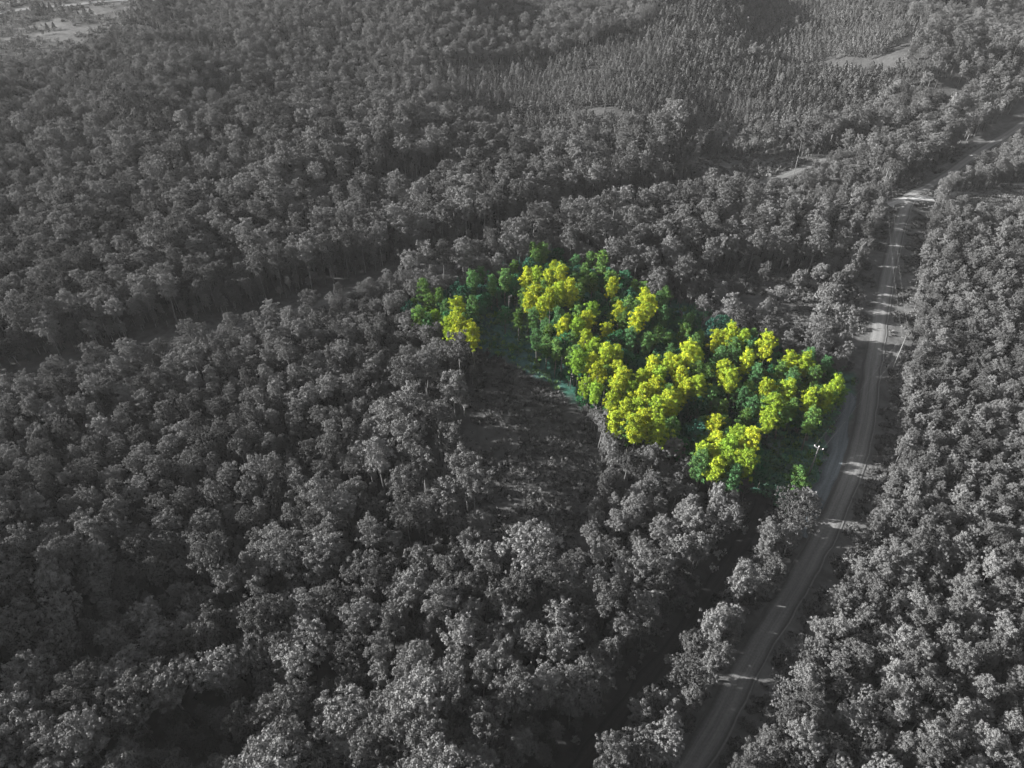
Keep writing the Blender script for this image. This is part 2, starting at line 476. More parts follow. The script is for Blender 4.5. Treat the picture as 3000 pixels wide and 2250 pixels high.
class Tubes:
    def __init__(self):
        self.v, self.f, self.n = [], [], 0

    def tube(self, pts, radii, sides=6, cap=True):
        pts = np.asarray(pts, float)
        k = len(pts)
        for i in range(k):
            d = pts[min(i + 1, k - 1)] - pts[max(i - 1, 0)]
            d = d / (np.linalg.norm(d) + 1e-9)
            a = np.cross(d, (0, 0, 1.0) if abs(d[2]) < 0.9 else (1.0, 0, 0))
            a /= np.linalg.norm(a)
            b = np.cross(d, a)
            for s in range(sides):
                th = 2 * math.pi * s / sides
                self.v.append(pts[i] + radii[i] * (math.cos(th) * a + math.sin(th) * b))
        for i in range(k - 1):
            for s in range(sides):
                p, q = self.n + i * sides + s, self.n + i * sides + (s + 1) % sides
                self.f.append((p, q, q + sides, p + sides))
        self.n += k * sides
        if cap:
            for i, c in ((0, self.n - k * sides), (k - 1, self.n - sides)):
                self.v.append(pts[i])
                for s in range(sides):
                    p, q = c + s, c + (s + 1) % sides
                    self.f.append((self.n, q, p, p) if i == 0 else (self.n, p, q, q))
                self.n += 1

    def box(self, c, sx, sy, sz):
        c = np.asarray(c, float)
        o = self.n
        for dx in (-1, 1):
            for dy in (-1, 1):
                for dz in (-1, 1):
                    self.v.append(c + np.array((dx * sx, dy * sy, dz * sz)) / 2)
        for f in ((0, 1, 3, 2), (4, 6, 7, 5), (0, 4, 5, 1), (2, 3, 7, 6), (0, 2, 6, 4), (1, 5, 7, 3)):
            self.f.append(tuple(o + i for i in f))
        self.n += 8

    def arrays(self):
        q = [f for f in self.f if f[2] != f[3]]
        t = [f[:3] for f in self.f if f[2] == f[3]]
        return np.array(self.v).reshape(-1, 3), [np.array(q, int).reshape(-1, 4), np.array(t, int).reshape(-1, 3)]

    def mesh(self, name, mat):
        v, f = self.arrays()
        return mesh_from(name, v, f, [mat], smooth=True)


def foliage(r, centres, radii, per, size, flat=1.0, jitter=0.42, up=0.15, puff_tint=None):
    """leaf sprays on the outside of many small puffs; each spray is a bent diamond of two triangles"""
    centres = np.asarray(centres, float)
    k = len(centres)
    n = k * per
    d = r.normal(size=(n, 3))
    d[:, 2] += up * 2
    d /= np.linalg.norm(d, axis=1, keepdims=True)
    rad = np.repeat(radii, per) * r.uniform(0.42, 1.16, n)
    p = np.repeat(centres, per, 0) + d * rad[:, None] * np.array((1, 1, flat))
    nrm = d + jitter * r.normal(size=(n, 3))
    nrm /= np.linalg.norm(nrm, axis=1, keepdims=True)
    a = np.cross(nrm, r.normal(size=(n, 3)))
    a /= np.linalg.norm(a, axis=1, keepdims=True)
    b = np.cross(nrm, a)
    s = size * r.uniform(0.6, 1.4, n)[:, None]
    w = s * r.uniform(0.55, 0.9, n)[:, None]
    q = r.uniform(0.25, 0.62, (n, 4, 1))           # ragged four-cornered sprays, drooping at the rim
    v = np.stack([p - a * s * q[:, 0] - b * w * q[:, 1] * 0.7 - nrm * s * 0.08, p + b * w * q[:, 1] - a * s * q[:, 2] * 0.6,
                  p + a * s * q[:, 2] + b * w * q[:, 3] * 0.7 - nrm * s * 0.08, p - b * w * q[:, 3] + a * s * q[:, 0] * 0.6], 1).reshape(-1, 3)
    f = np.arange(4 * n).reshape(-1, 4)
    pt = r.random(k) if puff_tint is None else puff_tint
    tint = np.clip(0.55 * np.repeat(pt, per) + 0.45 * r.random(n), 0, 1)
    return v, f, np.repeat(tint, 4)


# ------------------------------------------------------------------ tree builders -> (trunk arrays, crown arrays)
def pine(r, H, base, Rm, detail=1.0):
    t = Tubes()
    lean = r.normal(0, 0.35, 2)
    zs = np.linspace(0, 1, 7)
    axis = np.stack([lean[0] * zs ** 1.5 + 0.12 * np.sin(zs * 5 + r.random() * 6), lean[1] * zs ** 1.5 + 0.12 * np.cos(zs * 4 + r.random() * 6), zs * (H * 0.96)], 1)
    axis[0, 2] = -0.8
    t.tube(axis, 0.20 * (1 - 0.85 * zs) + 0.02, 6)
    C, RR = [], []
    nl = int(38 * detail)
    for i in range(nl):
        u = (i + r.random()) / nl
        z = base * H + u * (H * (1 - base)) * 0.97
        prof = (0.6 + 0.4 * math.sin(min(u * 1.9, 1) * math.pi / 2)) * math.sqrt(max(0.06, 1 - (max(0, u - 0.35) / 0.68) ** 2.2))
        L = Rm * prof * r.uniform(0.6, 1.12)
        th = i * 2.4 + r.normal(0, 0.4)
        x0, y0 = np.interp(z, axis[:, 2], axis[:, 0]), np.interp(z, axis[:, 2], axis[:, 1])
        rise = L * r.uniform(0.05, 0.4) * (0.4 + u)
        e = np.array((x0 + L * math.cos(th), y0 + L * math.sin(th), z + rise))
        m = np.array((x0 + 0.5 * L * math.cos(th), y0 + 0.5 * L * math.sin(th), z + rise * 0.3))
        t.tube([(x0, y0, z), m, e], [0.055, 0.035, 0.012], 3, cap=False)
        C.append(e)
        RR.append(r.uniform(0.5, 0.78))
        if L > 0.9:
            C.append(m + r.normal(0, 0.3, 3))
            RR.append(r.uniform(0.45, 0.7))
            for _ in range(2):
                C.append(e + np.array((*r.normal(0, 0.6, 2), r.normal(0, 0.35))))
                RR.append(r.uniform(0.38, 0.62))
    C.append(axis[-1] + np.array((0, 0, 0.1)))
    RR.append(0.6)
    v, f, ti = foliage(r, C, np.array(RR), int(46 * detail), 0.28, flat=0.85, up=0.25)
    return t.arrays(), (v, f, ti)


def hardwood(r, H, base, Rm, detail=1.0):
    t = Tubes()
    zs = np.linspace(0, 1, 6)
    top = H * 0.8
    axis = np.stack([r.normal(0, 0.5) * zs, r.normal(0, 0.5) * zs, zs * top], 1)
    axis[0, 2] = -0.8
    t.tube(axis, 0.26 * (1 - 0.8 * zs) + 0.02, 6)
    ch = H * (1 - base) / 2
    cz = base * H + ch
    lobes = []
    nb = r.integers(9, 13)
    for i in range(nb):
        u = (i + 0.5) / nb
        zz = 1 - 1.75 * u
        rr = math.sqrt(max(0.05, 1 - zz * zz)) * r.uniform(0.55, 0.8)
        th = i * 2.4 + r.normal(0, 0.35)
        c = np.array((Rm * rr * math.cos(th), Rm * rr * math.sin(th), cz + zz * ch * 0.72))
        lobes.append((c, Rm * r.uniform(0.36, 0.52)))
        st = np.array((0, 0, max(base * H * 0.8, c[2] - Rm * 0.9)))
        t.tube([st, (st + c) / 2 + np.array((0, 0, -0.2)), c], [0.09, 0.06, 0.02], 4, cap=False)
    lobes.append((np.array((0, 0, cz)), Rm * 0.6))
    C, RR, PT = [], [], []
    for c, lr in lobes:
        lt = r.random()
        for _ in range(int(24 * detail)):
            d = r.normal(size=3)
            d[2] += 0.35
            d /= np.linalg.norm(d)
            C.append(c + d * lr * r.uniform(0.75, 1.05))
            RR.append(r.uniform(0.28, 0.5))
            PT.append(0.5 * lt + 0.5 * r.random())
    v, f, ti = foliage(r, C, np.array(RR), int(30 * detail), 0.27, flat=0.85, up=0.2, jitter=0.45, puff_tint=np.array(PT))
    return t.arrays(), (v, f, ti)


def young_pine(r, H, Rm):
    t = Tubes()
    t.tube([(0, 0, -0.5), (0.05, 0, H * 0.5), (0, 0.03, H * 0.97)], [0.09, 0.06, 0.02], 5)
    C, RR = [], []
    n = 30
    for i in range(n):
        u = (i + r.random() * 0.8) / n
        L = Rm * (1 - u) ** 0.75 * r.uniform(0.55, 1.05)
        th = i * 2.4 + r.normal(0, 0.3)
        z = H * (0.16 + 0.83 * u)
        C.append((L * math.cos(th), L * math.sin(th), z + 0.15 * L))
        RR.append(r.uniform(0.3, 0.5) * (1.15 - 0.5 * u))
        if i % 3 == 0:
            t.tube([(0, 0, z), C[-1]], [0.03, 0.01], 3, cap=False)
    v, f, ti = foliage(r, C, np.array(RR), 16, 0.5, flat=0.9, up=0.3)
    return t.arrays(), (v, f, ti)


def shrub(r, H, Rm, stems=4):
    t = Tubes()
    C, RR = [], []
    for s in range(stems):
        th = r.random() * 6.28
        rad = Rm * math.sqrt(r.random())
        h = H * r.uniform(0.5, 1)
        b = np.array((rad * math.cos(th) * 0.5, rad * math.sin(th) * 0.5, -0.2))
        e = np.array((rad * math.cos(th), rad * math.sin(th), h * 0.75))
        t.tube([b, (b + e) / 2, e], [0.04, 0.03, 0.012], 3, cap=False)
        for k in range(4):
            C.append(e + np.array((*r.normal(0, 0.28 * Rm, 2), r.uniform(-0.55, 0.22) * h)))
            RR.append(r.uniform(0.25, 0.5) * max(0.6, Rm))
    v, f, ti = foliage(r, C, np.array(RR), 12, 0.36, flat=0.85, up=0.2)
    return t.arrays(), (v, f, ti)


def snag(r, H):
    t = Tubes()
    t.tube([(0, 0, -0.5), (0.1, 0.05, H * 0.5), (0.2, -0.1, H)], [0.11, 0.08, 0.03], 5)
    C, RR = [], []
    for i in range(9):
        z = H * r.uniform(0.5, 0.97)
        th = r.random() * 6.28
        L = r.uniform(0.4, 1.1)
        e = (L * math.cos(th) + 0.1, L * math.sin(th), z + 0.5 * L)
        t.tube([(0.15, 0, z), e], [0.03, 0.01], 3, cap=False)
        if r.random() < 0.5:
            C.append(e)
            RR.append(0.3)
    v, f, ti = foliage(r, C, np.array(RR), 9, 0.33)
    return t.arrays(), (v, f, ti)


def tuft(r, H, Rm):
    n = 26
    th, rad = r.random(n) * 6.28, Rm * np.sqrt(r.random(n))
    p = np.stack([rad * np.cos(th), rad * np.sin(th), np.zeros(n) - 0.05], 1)
    out = np.stack([np.cos(th), np.sin(th), np.zeros(n)], 1)
    h = H * r.uniform(0.5, 1.1, n)[:, None]
    tip = p + out * h * r.uniform(0.15, 0.7, n)[:, None] + np.array((0, 0, 1)) * h
    mid = p + out * h * 0.15 + np.array((0, 0, 1)) * h * 0.55
    side = np.stack([-np.sin(th), np.cos(th), np.zeros(n)], 1) * 0.09
    v = np.stack([p - side, mid - side * 1.3, tip, mid + side * 1.3], 1).reshape(-1, 3)
    return v, np.arange(4 * n).reshape(-1, 4), np.repeat(r.random(n), 4)


def joined(name, tr, cr, leaf, bark):
    v, fl = tr
    cv, cf, ct = cr
    faces = [fl[0], fl[1], cf + len(v)]
    n = [len(x) for x in faces]
    fm = np.concatenate([np.ones(n[0] + n[1]), np.zeros(n[2])])
    return mesh_from(name, np.concatenate([v, cv]), faces, [leaf, bark], {"tint": np.concatenate([np.zeros(len(v)), ct])}, fm)


PROTO = {}      # kind -> list of dict(trunk mesh, crown mesh, joined mesh, H, R)


def add_proto(kind, builder, leaf, bark, specs):
    L = []
    for i, s in enumerate(specs):
        r = np.random.default_rng(hash_seed(kind) + i)
        tr, cr = builder(r, *s)
        tm = mesh_from(kind + "_trunk", tr[0], tr[1], [MAT[bark]], smooth=True)
        cm = mesh_from(kind + "_crown", cr[0], cr[1], [MAT[leaf]], {"tint": cr[2]})
        L.append(dict(trunk=tm, crown=cm, joined=joined(kind, tr, cr, MAT[leaf], MAT[bark]), H=s[0]))
    PROTO[kind] = L


def hash_seed(s):
    return sum((i + 1) * ord(c) for i, c in enumerate(s)) * 13


PINES = [(17, 0.60, 2.9), (17.6, 0.62, 3.1), (16.6, 0.58, 3.3), (17.2, 0.50, 2.5), (18, 0.48, 2.8), (16, 0.44, 2.4), (15.5, 0.63, 2.6), (18.2, 0.64, 3.4), (16.8, 0.55, 2.7)]
HARDS = [(16, 0.48, 4.1), (15.2, 0.5, 3.6), (16.8, 0.46, 4.5), (15, 0.5, 3.4), (15.8, 0.5, 4.8), (16.2, 0.42, 3.4), (14.6, 0.45, 3.9), (17.2, 0.52, 4.0), (15.4, 0.4, 2.9)]
SLIM = [(13, 0.25, 1.9), (12, 0.2, 1.7), (14, 0.3, 2.1)]
add_proto("pine_grey", pine, "pine_grey", "bark_grey", PINES)
add_proto("pine_lot", pine, "pine_lot", "bark_lot", [(16, 0.52, 1.75), (16.8, 0.55, 1.9), (15.3, 0.5, 1.65), (16.2, 0.55, 1.55), (17, 0.5, 2.0), (15, 0.5, 1.6)])
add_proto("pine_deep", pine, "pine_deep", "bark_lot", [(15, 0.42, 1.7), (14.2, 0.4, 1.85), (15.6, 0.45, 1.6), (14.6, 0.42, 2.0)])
add_proto("round_grey", hardwood, "hard_grey", "bark_grey", [(9, 0.16, 2.7), (8.2, 0.15, 2.5), (10, 0.2, 3.0), (8.8, 0.12, 2.9)])
add_proto("hard_grey", hardwood, "hard_grey", "bark_grey", HARDS)
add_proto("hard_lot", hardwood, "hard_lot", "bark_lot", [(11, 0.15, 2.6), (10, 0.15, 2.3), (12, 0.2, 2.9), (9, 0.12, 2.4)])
add_proto("slim_grey", hardwood, "hard_grey", "bark_grey", [(13, 0.2, 2.0, 0.8), (12, 0.18, 1.8, 0.8), (14, 0.25, 2.2, 0.8)])
add_proto("young_grey", young_pine, "young_grey", "bark_grey", [(5.8, 1.9), (5.2, 1.8), (6.5, 2.1), (5.0, 1.7), (6.2, 2.2)])
add_proto("shrub_grey", shrub, "shrub_grey", "bark_grey", [(2.6, 1.1), (2.0, 1.3), (3.4, 1.2), (1.5, 0.9)])
add_proto("shrub_lot", shrub, "shrub_lot", "bark_lot", [(2.6, 1.1), (2.0, 1.3), (3.4, 1.2), (1.5, 0.9)])
add_proto("snag_grey", snag, "hard_grey", "bark_pale", [(9,), (11,), (7.5,)])
for kind, leaf in (("tuft_grey", "grass_grey"), ("tuft_lot", "grass_lot")):
    L = []
    for i, s in enumerate(((0.7, 0.6), (0.5, 0.8), (1.0, 0.6), (0.8, 0.9))):
        v, f, ti = tuft(np.random.default_rng(900 + i), *s)
        L.append(dict(joined=mesh_from(kind, v, f, [MAT[leaf]], {"tint": ti}), H=s[0]))
    PROTO[kind] = L

# ------------------------------------------------------------------ ground sheet
ax = np.concatenate([np.linspace(-4200, -720, 14), np.arange(-700, -260, 10), np.arange(-260, 260, 2.5), np.arange(260, 700, 10), np.linspace(720, 4200, 14)])
ay = np.concatenate([np.linspace(-1500, -120, 8), np.arange(-100, 20, 10), np.arange(20, 360, 2.5), np.arange(360, 1000, 10), np.linspace(1020, 5200, 16)])
GX, GY = np.meshgrid(ax, ay)


def cover_colour(x, y):
    c = np.tile(np.array(g(0.045)), (len(x), 1))

    def put(mask, col):
        c[mask] = col
    lot = inside(PLOT0, x, y)
    put(lot, (0.03, 0.08, 0.06))
    for poly, v in ((CLEARING, 0.05), (UP_CLEAR, 0.065), (FIELD, 0.10), (FIELD_B, 0.08), (HOLLOW_B, 0.07), (HOLLOW_C, 0.07), (HOLLOW_D, 0.045), (BARE, 0.08)):
        m = inside(poly, x, y)
        put(m & ~lot, g(v))
        put(m & lot, (0.05, 0.10, 0.10))
    m = inside(CUT, x, y)
    nv = value_noise(x, y, 14, 5)
    c[m] = (0.035 + 0.07 * nv[m] ** 2)[:, None]
    d, s = line_dist(ROAD, x, y)
    put((d < 9.5) & ~lot, g(0.075))
    put((d < 12) & lot, (0.06, 0.11, 0.09))
    d, s = line_dist(TRACK, x, y)
    put((d < 4), g(0.04))
    d, s = line_dist(ROAD_B, x, y)
    put((d < 6) & ~lot, g(0.05))
    return c


gz = terrain(GX, GY).ravel()
nx, ny = len(ax), len(ay)
ii = (np.arange(ny - 1)[:, None] * nx + np.arange(nx - 1)[None, :]).ravel()
gf = np.stack([ii, ii + 1, ii + nx + 1, ii + nx], 1)
gm = mesh_from("ground", np.stack([GX.ravel(), GY.ravel(), gz], 1), gf, [MAT["ground"]], {"cover": cover_colour(GX.ravel(), GY.ravel())}, smooth=True)
tag(link("ground", gm), None, kind="structure")


def smooth_line(line, step=2.0):
    p = np.array(line, float)
    for _ in range(2):
        q = [p[0]]
        for a, b in zip(p[:-1], p[1:]):
            q += [0.75 * a + 0.25 * b, 0.25 * a + 0.75 * b]
        q.append(p[-1])
        p = np.array(q)
    s = np.concatenate([[0], np.cumsum(np.hypot(*np.diff(p, axis=0).T))])
    t = np.arange(0, s[-1], step)
    return np.stack([np.interp(t, s, p[:, 0]), np.interp(t, s, p[:, 1])], 1), t


def ribbon(name, line, left, right, mat, lift, camber=0.0, wob=0.0, seed=1):
    p, t = smooth_line(line)
    d = np.gradient(p, axis=0)
    d /= np.hypot(d[:, 0], d[:, 1])[:, None]
    nr = np.stack([d[:, 1], -d[:, 0]], 1)
    cols = np.linspace(-1, 1, 9)
    wl_ = left + wob * (value_noise(t, t * 0 + 3, 4, seed) - 0.5)
    wr_ = right + wob * (value_noise(t, t * 0 + 9, 4, seed + 1) - 0.5)
    V, A, S = [], [], []
    for u in cols:
        off = np.where(u < 0, u * wl_, u * wr_)
        q = p + nr * off[:, None]
        V.append(np.stack([q[:, 0], q[:, 1], terrain(q[:, 0], q[:, 1]) + lift + camber * (1 - u * u)], 1))
        A.append(np.full(len(p), u))
        S.append(t)
    n, k = len(p), len(cols)
    V = np.stack(V, 1).reshape(-1, 3)
    A = np.stack(A, 1).ravel()
    S = np.stack(S, 1).ravel()
    ii = (np.arange(n - 1)[:, None] * k + np.arange(k - 1)[None, :]).ravel()
    f = np.stack([ii, ii + 1, ii + k + 1, ii + k], 1)
    return tag(link(name, mesh_from(name, V, f, [MAT[mat]], {"across": A, "along": S}, smooth=True)), None, kind="structure")


ribbon("gravel_road", ROAD, 2.6, 2.6, "road", 0.09, 0.12, 0.5)
ribbon("side_road", ROAD_B, 2.8, 2.8, "road_b", 0.09, 0.08, 0.3)
ribbon("farm_lane", ROAD_C, 2.0, 2.0, "road_b", 0.06, 0.05, 0.4)
ribbon("earth_path", TRACK, 1.8, 1.8, "track", 0.05, 0.0, 1.2)
ribbon("gravel_shoulder", [(63.0, 100.0), (66.2, 104.5), (73.8, 115.0), (80.6, 125.8), (88.0, 140.0), (93.0, 151.0)], 3.4, 1.4, "gravel", 0.05, 0.03, 3.4)
ribbon("crushed_stone_apron", [(150.0, 264.5), (157.0, 267.5), (164.0, 269.0), (171.0, 268.0)], 3.0, 2.2, "spill", 0.12, 0.08, 3.6)
ribbon("gravel_pullout", [(109.8, 163.5), (113.0, 169.5), (115.5, 174.0)], 1.6, 2.4, "road_b", 0.06, 0.02, 2.2)
ribbon("logging_road", [(-450, 570), (-405, 586.6), (-393, 602.8), (-366, 613), (-337, 621), (-306, 635), (-268, 652)], 3.5, 3.5, "spill", 0.3, 0.05, 1.5)

# ------------------------------------------------------------------ where trees stand
dense = dict()


def openness(x, y):
    """True where no tree may stand"""
    m = np.zeros(len(x), bool)
    d, s = line_dist(ROAD, x, y)
    up = y > 160
    right = s > 0
    lim = np.where(up, np.where(right, 9.5, 8.8), np.where(right, 7.5, 3.9))
    lim = np.where((y > 103) & (y <= 160) & ~right, 8.0, lim)
    m |= d < lim
    d, s = line_dist(ROAD_B, x, y)
    m |= d < np.where(x < 80, 9.5, 5.5)
    d, s = line_dist(ROAD_C, x, y)
    m |= d < 4.0
    d, s = line_dist(TRACK, x, y)
    m |= d < 3.8
    for p in (CLEARING, UP_CLEAR, FIELD, FIELD_B, CUT, HOLLOW_B, HOLLOW_C, HOLLOW_D, BARE, OPEN_LOT):
        m |= inside(p, x, y)
    return m


TREES = []      # dicts: kind, x, y, s, rot, var
cell = 3.0
hashgrid = {}


def can_place(x, y, r):
    k = int(math.ceil((r + 4.5) / cell))
    ix, iy = int(x // cell), int(y // cell)
    for a in range(ix - k, ix + k + 1):
        for b in range(iy - k, iy + k + 1):
            for (px, py, pr) in hashgrid.get((a, b), ()):
                if (px - x) ** 2 + (py - y) ** 2 < (0.5 * (r + pr)) ** 2 * 1.0:
                    return False
    return True


def put_tree(kind, x, y, s, r):
    hashgrid.setdefault((int(x // cell), int(y // cell)), []).append((x, y, r))
    v = random.randrange(len(PROTO[kind]))
    if kind == "pine_grey":                 # rounder crowns in the open western wood, deeper ones across the road
        v = random.choice((3, 4, 5) if (x > 60) == (random.random() < 0.85) else (0, 1, 2, 6, 7, 8))
    TREES.append([kind, x, y, s, random.random() * 6.283, v])


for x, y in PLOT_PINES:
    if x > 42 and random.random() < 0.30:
        put_tree("pine_deep", x, y, random.uniform(0.68, 0.85), 3.0)  # some crowns get the needles with shade painted in
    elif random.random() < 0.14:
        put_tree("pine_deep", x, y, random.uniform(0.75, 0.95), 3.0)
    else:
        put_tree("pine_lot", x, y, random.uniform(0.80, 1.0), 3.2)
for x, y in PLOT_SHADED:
    put_tree(random.choice(["hard_lot", "pine_deep", "pine_deep"]), x, y, random.uniform(0.7, 0.95), 3.2)  # shade on these trees is put into their darker green leaf colour
for x, y in SOLITARY:
    put_tree("round_grey", x, y, random.uniform(0.85, 1.15), 5.0)
for x, y in ROADSIDE_ROW:
    put_tree(random.choice(["round_grey", "round_grey", "pine_grey"]), x, y, random.uniform(0.72, 0.95) * 0.9, 3.6)
for x, y in BIG_GREY:
    put_tree("hard_grey", x, y, random.uniform(1.0, 1.15), 6.5)

# near and middle wood: darts on a fine jittered grid
st = 1.6
X, Y = np.meshgrid(np.arange(-300, 300, st), np.arange(18, 345, st))
X = (X + rng.uniform(-st / 2, st / 2, X.shape)).ravel()
Y = (Y + rng.uniform(-st / 2, st / 2, Y.shape)).ravel()
fx, fy, dep = project(X, Y, 10.0)
keep = (fx > -0.42) & (fx < 1.15) & (fy > -0.2) & (fy < 1.22) & (dep > 5)
X, Y = X[keep], Y[keep]
keep = ~openness(X, Y) & ~inside(PLANTATION, X, Y)
X, Y = X[keep], Y[keep]
order = rng.permutation(len(X))
X, Y = X[order], Y[order]
n_big = value_noise(X, Y, 28, 11)
n_gap = value_noise(X, Y, 13, 12)
n_h = value_noise(X, Y, 22, 13)
lot = inside(PLOT14, X, Y)
lot6 = inside(PLOT6, X, Y)
gap = np.zeros(len(X), bool)
for p in LOT_GAPS:
    gap |= inside(p, X, Y)
rd, rs = line_dist(ROAD, X, Y)
td, ts = line_dist(TRACK, X, Y)
east = rs > 0
bd_, bs_ = line_dist(ROAD_B, X, Y)
strip = (~east) & (rd < 22) & (Y < 112)
rr_ = rng.random((len(X), 4))
for i in range(len(X)):
    x, y = X[i], Y[i]
    a, b, c, e = rr_[i]
    if lot[i]:
        if a < 0.08 or y < 106:
            continue
        if gap[i]:
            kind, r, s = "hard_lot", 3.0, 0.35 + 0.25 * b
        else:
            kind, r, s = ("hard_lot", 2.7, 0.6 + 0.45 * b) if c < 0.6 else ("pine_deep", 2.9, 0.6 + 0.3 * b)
    elif 92 < x < 153 and 260 < y < 282:
        kind, r, s = "pine_grey", 3.4, 0.5 + 0.12 * b
    elif east[i]:
        if n_gap[i] < 0.25 and a < 0.6:
            continue
        big = n_big[i] > 0.66
        kind = "hard_grey" if c < (0.5 if big else 0.12) else ("slim_grey" if c > 0.9 else "pine_grey")
        r = {"hard_grey": 5.4, "slim_grey": 2.8, "pine_grey": 4.1}[kind]
        s = (0.72 + 0.14 * b) * (0.92 + 0.2 * n_h[i])
    elif strip[i]:
        kind = "hard_grey" if c < 0.55 else ("slim_grey" if c > 0.8 else "pine_grey")
        r = {"hard_grey": 4.2, "slim_grey": 2.6, "pine_grey": 3.2}[kind]
        s = 0.62 + 0.2 * b
    else:
        if n_gap[i] < 0.22 and a < 0.7:
            continue
        near = y < 120
        ph = 0.30 + 0.5 * (n_big[i] > 0.55) if near else 0.12 + 0.25 * (n_big[i] > 0.6)
        kind = "hard_grey" if c < ph else ("slim_grey" if c > 0.88 else "pine_grey")
        r = {"hard_grey": 6.2, "slim_grey": 3.0, "pine_grey": 4.7}[kind]
        s = (0.84 + 0.16 * b) * (0.84 + 0.3 * n_h[i])
    if not lot[i]:                 # how big the stand has grown: small beyond the road and round the clearing, larger elsewhere
        if 70 < x < 152 and 272 < y < 322:
            f = 0.55
        elif east[i]:
            f = np.interp(y, [50, 75, 110, 200, 300], [0.74, 0.66, 0.57, 0.64, 0.82])
        else:
            f = np.interp(y, [50, 75, 105, 150, 195, 230], [1.0, 0.9, 0.72, 0.72, 0.86, 0.95])
            bdd = bd_[i]
            if strip[i]:
                f = 1.0
            if -58 < x < 0 and y > 208 - 1.1 * (x + 58) - 34 and y < 200:      # low fringe before the lot's pointed corner
                f *= 0.74
            if -30 < x < -6 and 100 < y < 152:
                f = 1.1
            if bs_[i] < 0 and bdd < 34 and x < 80:
                f *= 1.12
        if e < 0.05:
            f *= 1.22
        elif e > 0.9:
            f *= 0.74
        s, r = s * f, r * f * (0.86 if y < 100 else 1.0)
    if can_place(x, y, r):
        put_tree(kind, x, y, s, r)

# understorey that closes the gaps between the tall trunks
UNDER = []
st = 3.0
X, Y = np.meshgrid(np.arange(-260, 260, st), np.arange(20, 345, st))
X = (X + rng.uniform(-1.5, 1.5, X.shape)).ravel()
Y = (Y + rng.uniform(-1.5, 1.5, Y.shape)).ravel()
fx, fy, dep = project(X, Y, 5.0)
lot = inside(PLOT14, X, Y)
edge = inside([(-24, 116), (-26, 130), (-19, 140), (-18, 168), (-6, 168), (-6, 116)], X, Y)      # bare stems show along the clearing
keep = (fx > -0.1) & (fx < 1.08) & (fy > -0.1) & (fy < 1.12) & (dep > 5) & ~openness(X, Y) & ~inside(PLANTATION, X, Y) & ~(edge & (rng.random(len(X)) < 0.45))
for x, y, l in zip(X[keep], Y[keep], lot[keep]):
    k = "hard_lot" if l else "slim_grey"
    UNDER.append([k, x, y, random.uniform(0.32, 0.6), random.random() * 6.283, random.randrange(len(PROTO[k]))])

# far woods: jittered rows
far_pts = []
st = 4.5
X, Y = np.meshgrid(np.arange(-700, 720, st), np.arange(345, 1080, st * 0.87))
X[1::2] += st / 2
X = (X + rng.uniform(-1.9, 1.9, X.shape)).ravel()
Y = (Y + rng.uniform(-1.9, 1.9, Y.shape)).ravel()
fx, fy, dep = project(X, Y, 14.0)
nb_ = value_noise(X, Y, 45, 21)
ng_ = value_noise(X, Y, 20, 22)
keep = (fx > -0.16) & (fx < 1.12) & (fy > -0.12) & ~openness(X, Y) & ~inside(PLANTATION, X, Y) & ~inside(HOLLOW, X, Y) & ((ng_ > 0.2) | (rng.random(len(X)) < 0.3))
for x, y, b in zip(X[keep], Y[keep], nb_[keep]):
    c = random.random()
    kind = "hard_grey" if c < (0.45 if b > 0.6 else 0.12) else ("slim_grey" if c > 0.8 else "pine_grey")
    TREES.append([kind, x, y, random.uniform(0.56, 0.8) * (0.8 + 0.35 * b), random.random() * 6.283, random.randrange(len(PROTO[kind]))])

# planted rows of young pine, and young growth in hollow and cut-over land
st = 3.9
th = R(32)
U, V_ = np.meshgrid(np.arange(-900, 900, st), np.arange(-900, 900, st * 0.85))
X = (500 * 0 + U * math.cos(th) - V_ * math.sin(th)).ravel() + 150 + rng.uniform(-0.6, 0.6, U.size)
Y = (U * math.sin(th) + V_ * math.cos(th)).ravel() + 560 + rng.uniform(-0.6, 0.6, U.size)
pm = inside(PLANTATION, X, Y) | inside(HOLLOW, X, Y)
cm_ = inside(CUT, X, Y) & (value_noise(X, Y, 18, 31) > 0.72) & (rng.random(len(X)) < 0.4)
fx, fy, dep = project(X, Y, 8.0)
gp = value_noise(X, Y, 16, 33)
bd, _ = line_dist(ROAD_B, X, Y)
contour = (0.018 * Y + 0.006 * X + 1.6 * value_noise(X, Y, 75, 36)) % 1.0      # cleared contour lanes through the stand
rows = contour > 0.11
keep = (pm | cm_) & (fx > -0.12) & (fx < 1.1) & (fy > -0.1) & ~inside(BARE, X, Y) & ~inside(HOLLOW_D, X, Y) & ~inside(FIELD_B, X, Y) & (bd > 5) & rows & ((gp > 0.18) | (rng.random(len(X)) < 0.35))
sc = 0.75 + 0.5 * value_noise(X, Y, 40, 34)
for x, y, s in zip(X[keep], Y[keep], sc[keep]):
    if random.random() < 0.03:
        TREES.append(["slim_grey", x, y, random.uniform(0.6, 0.85), random.random() * 6.283, random.randrange(3)])
    else:
        TREES.append(["young_grey", x, y, s * random.uniform(0.85, 1.15), random.random() * 6.283, random.randrange(5)])

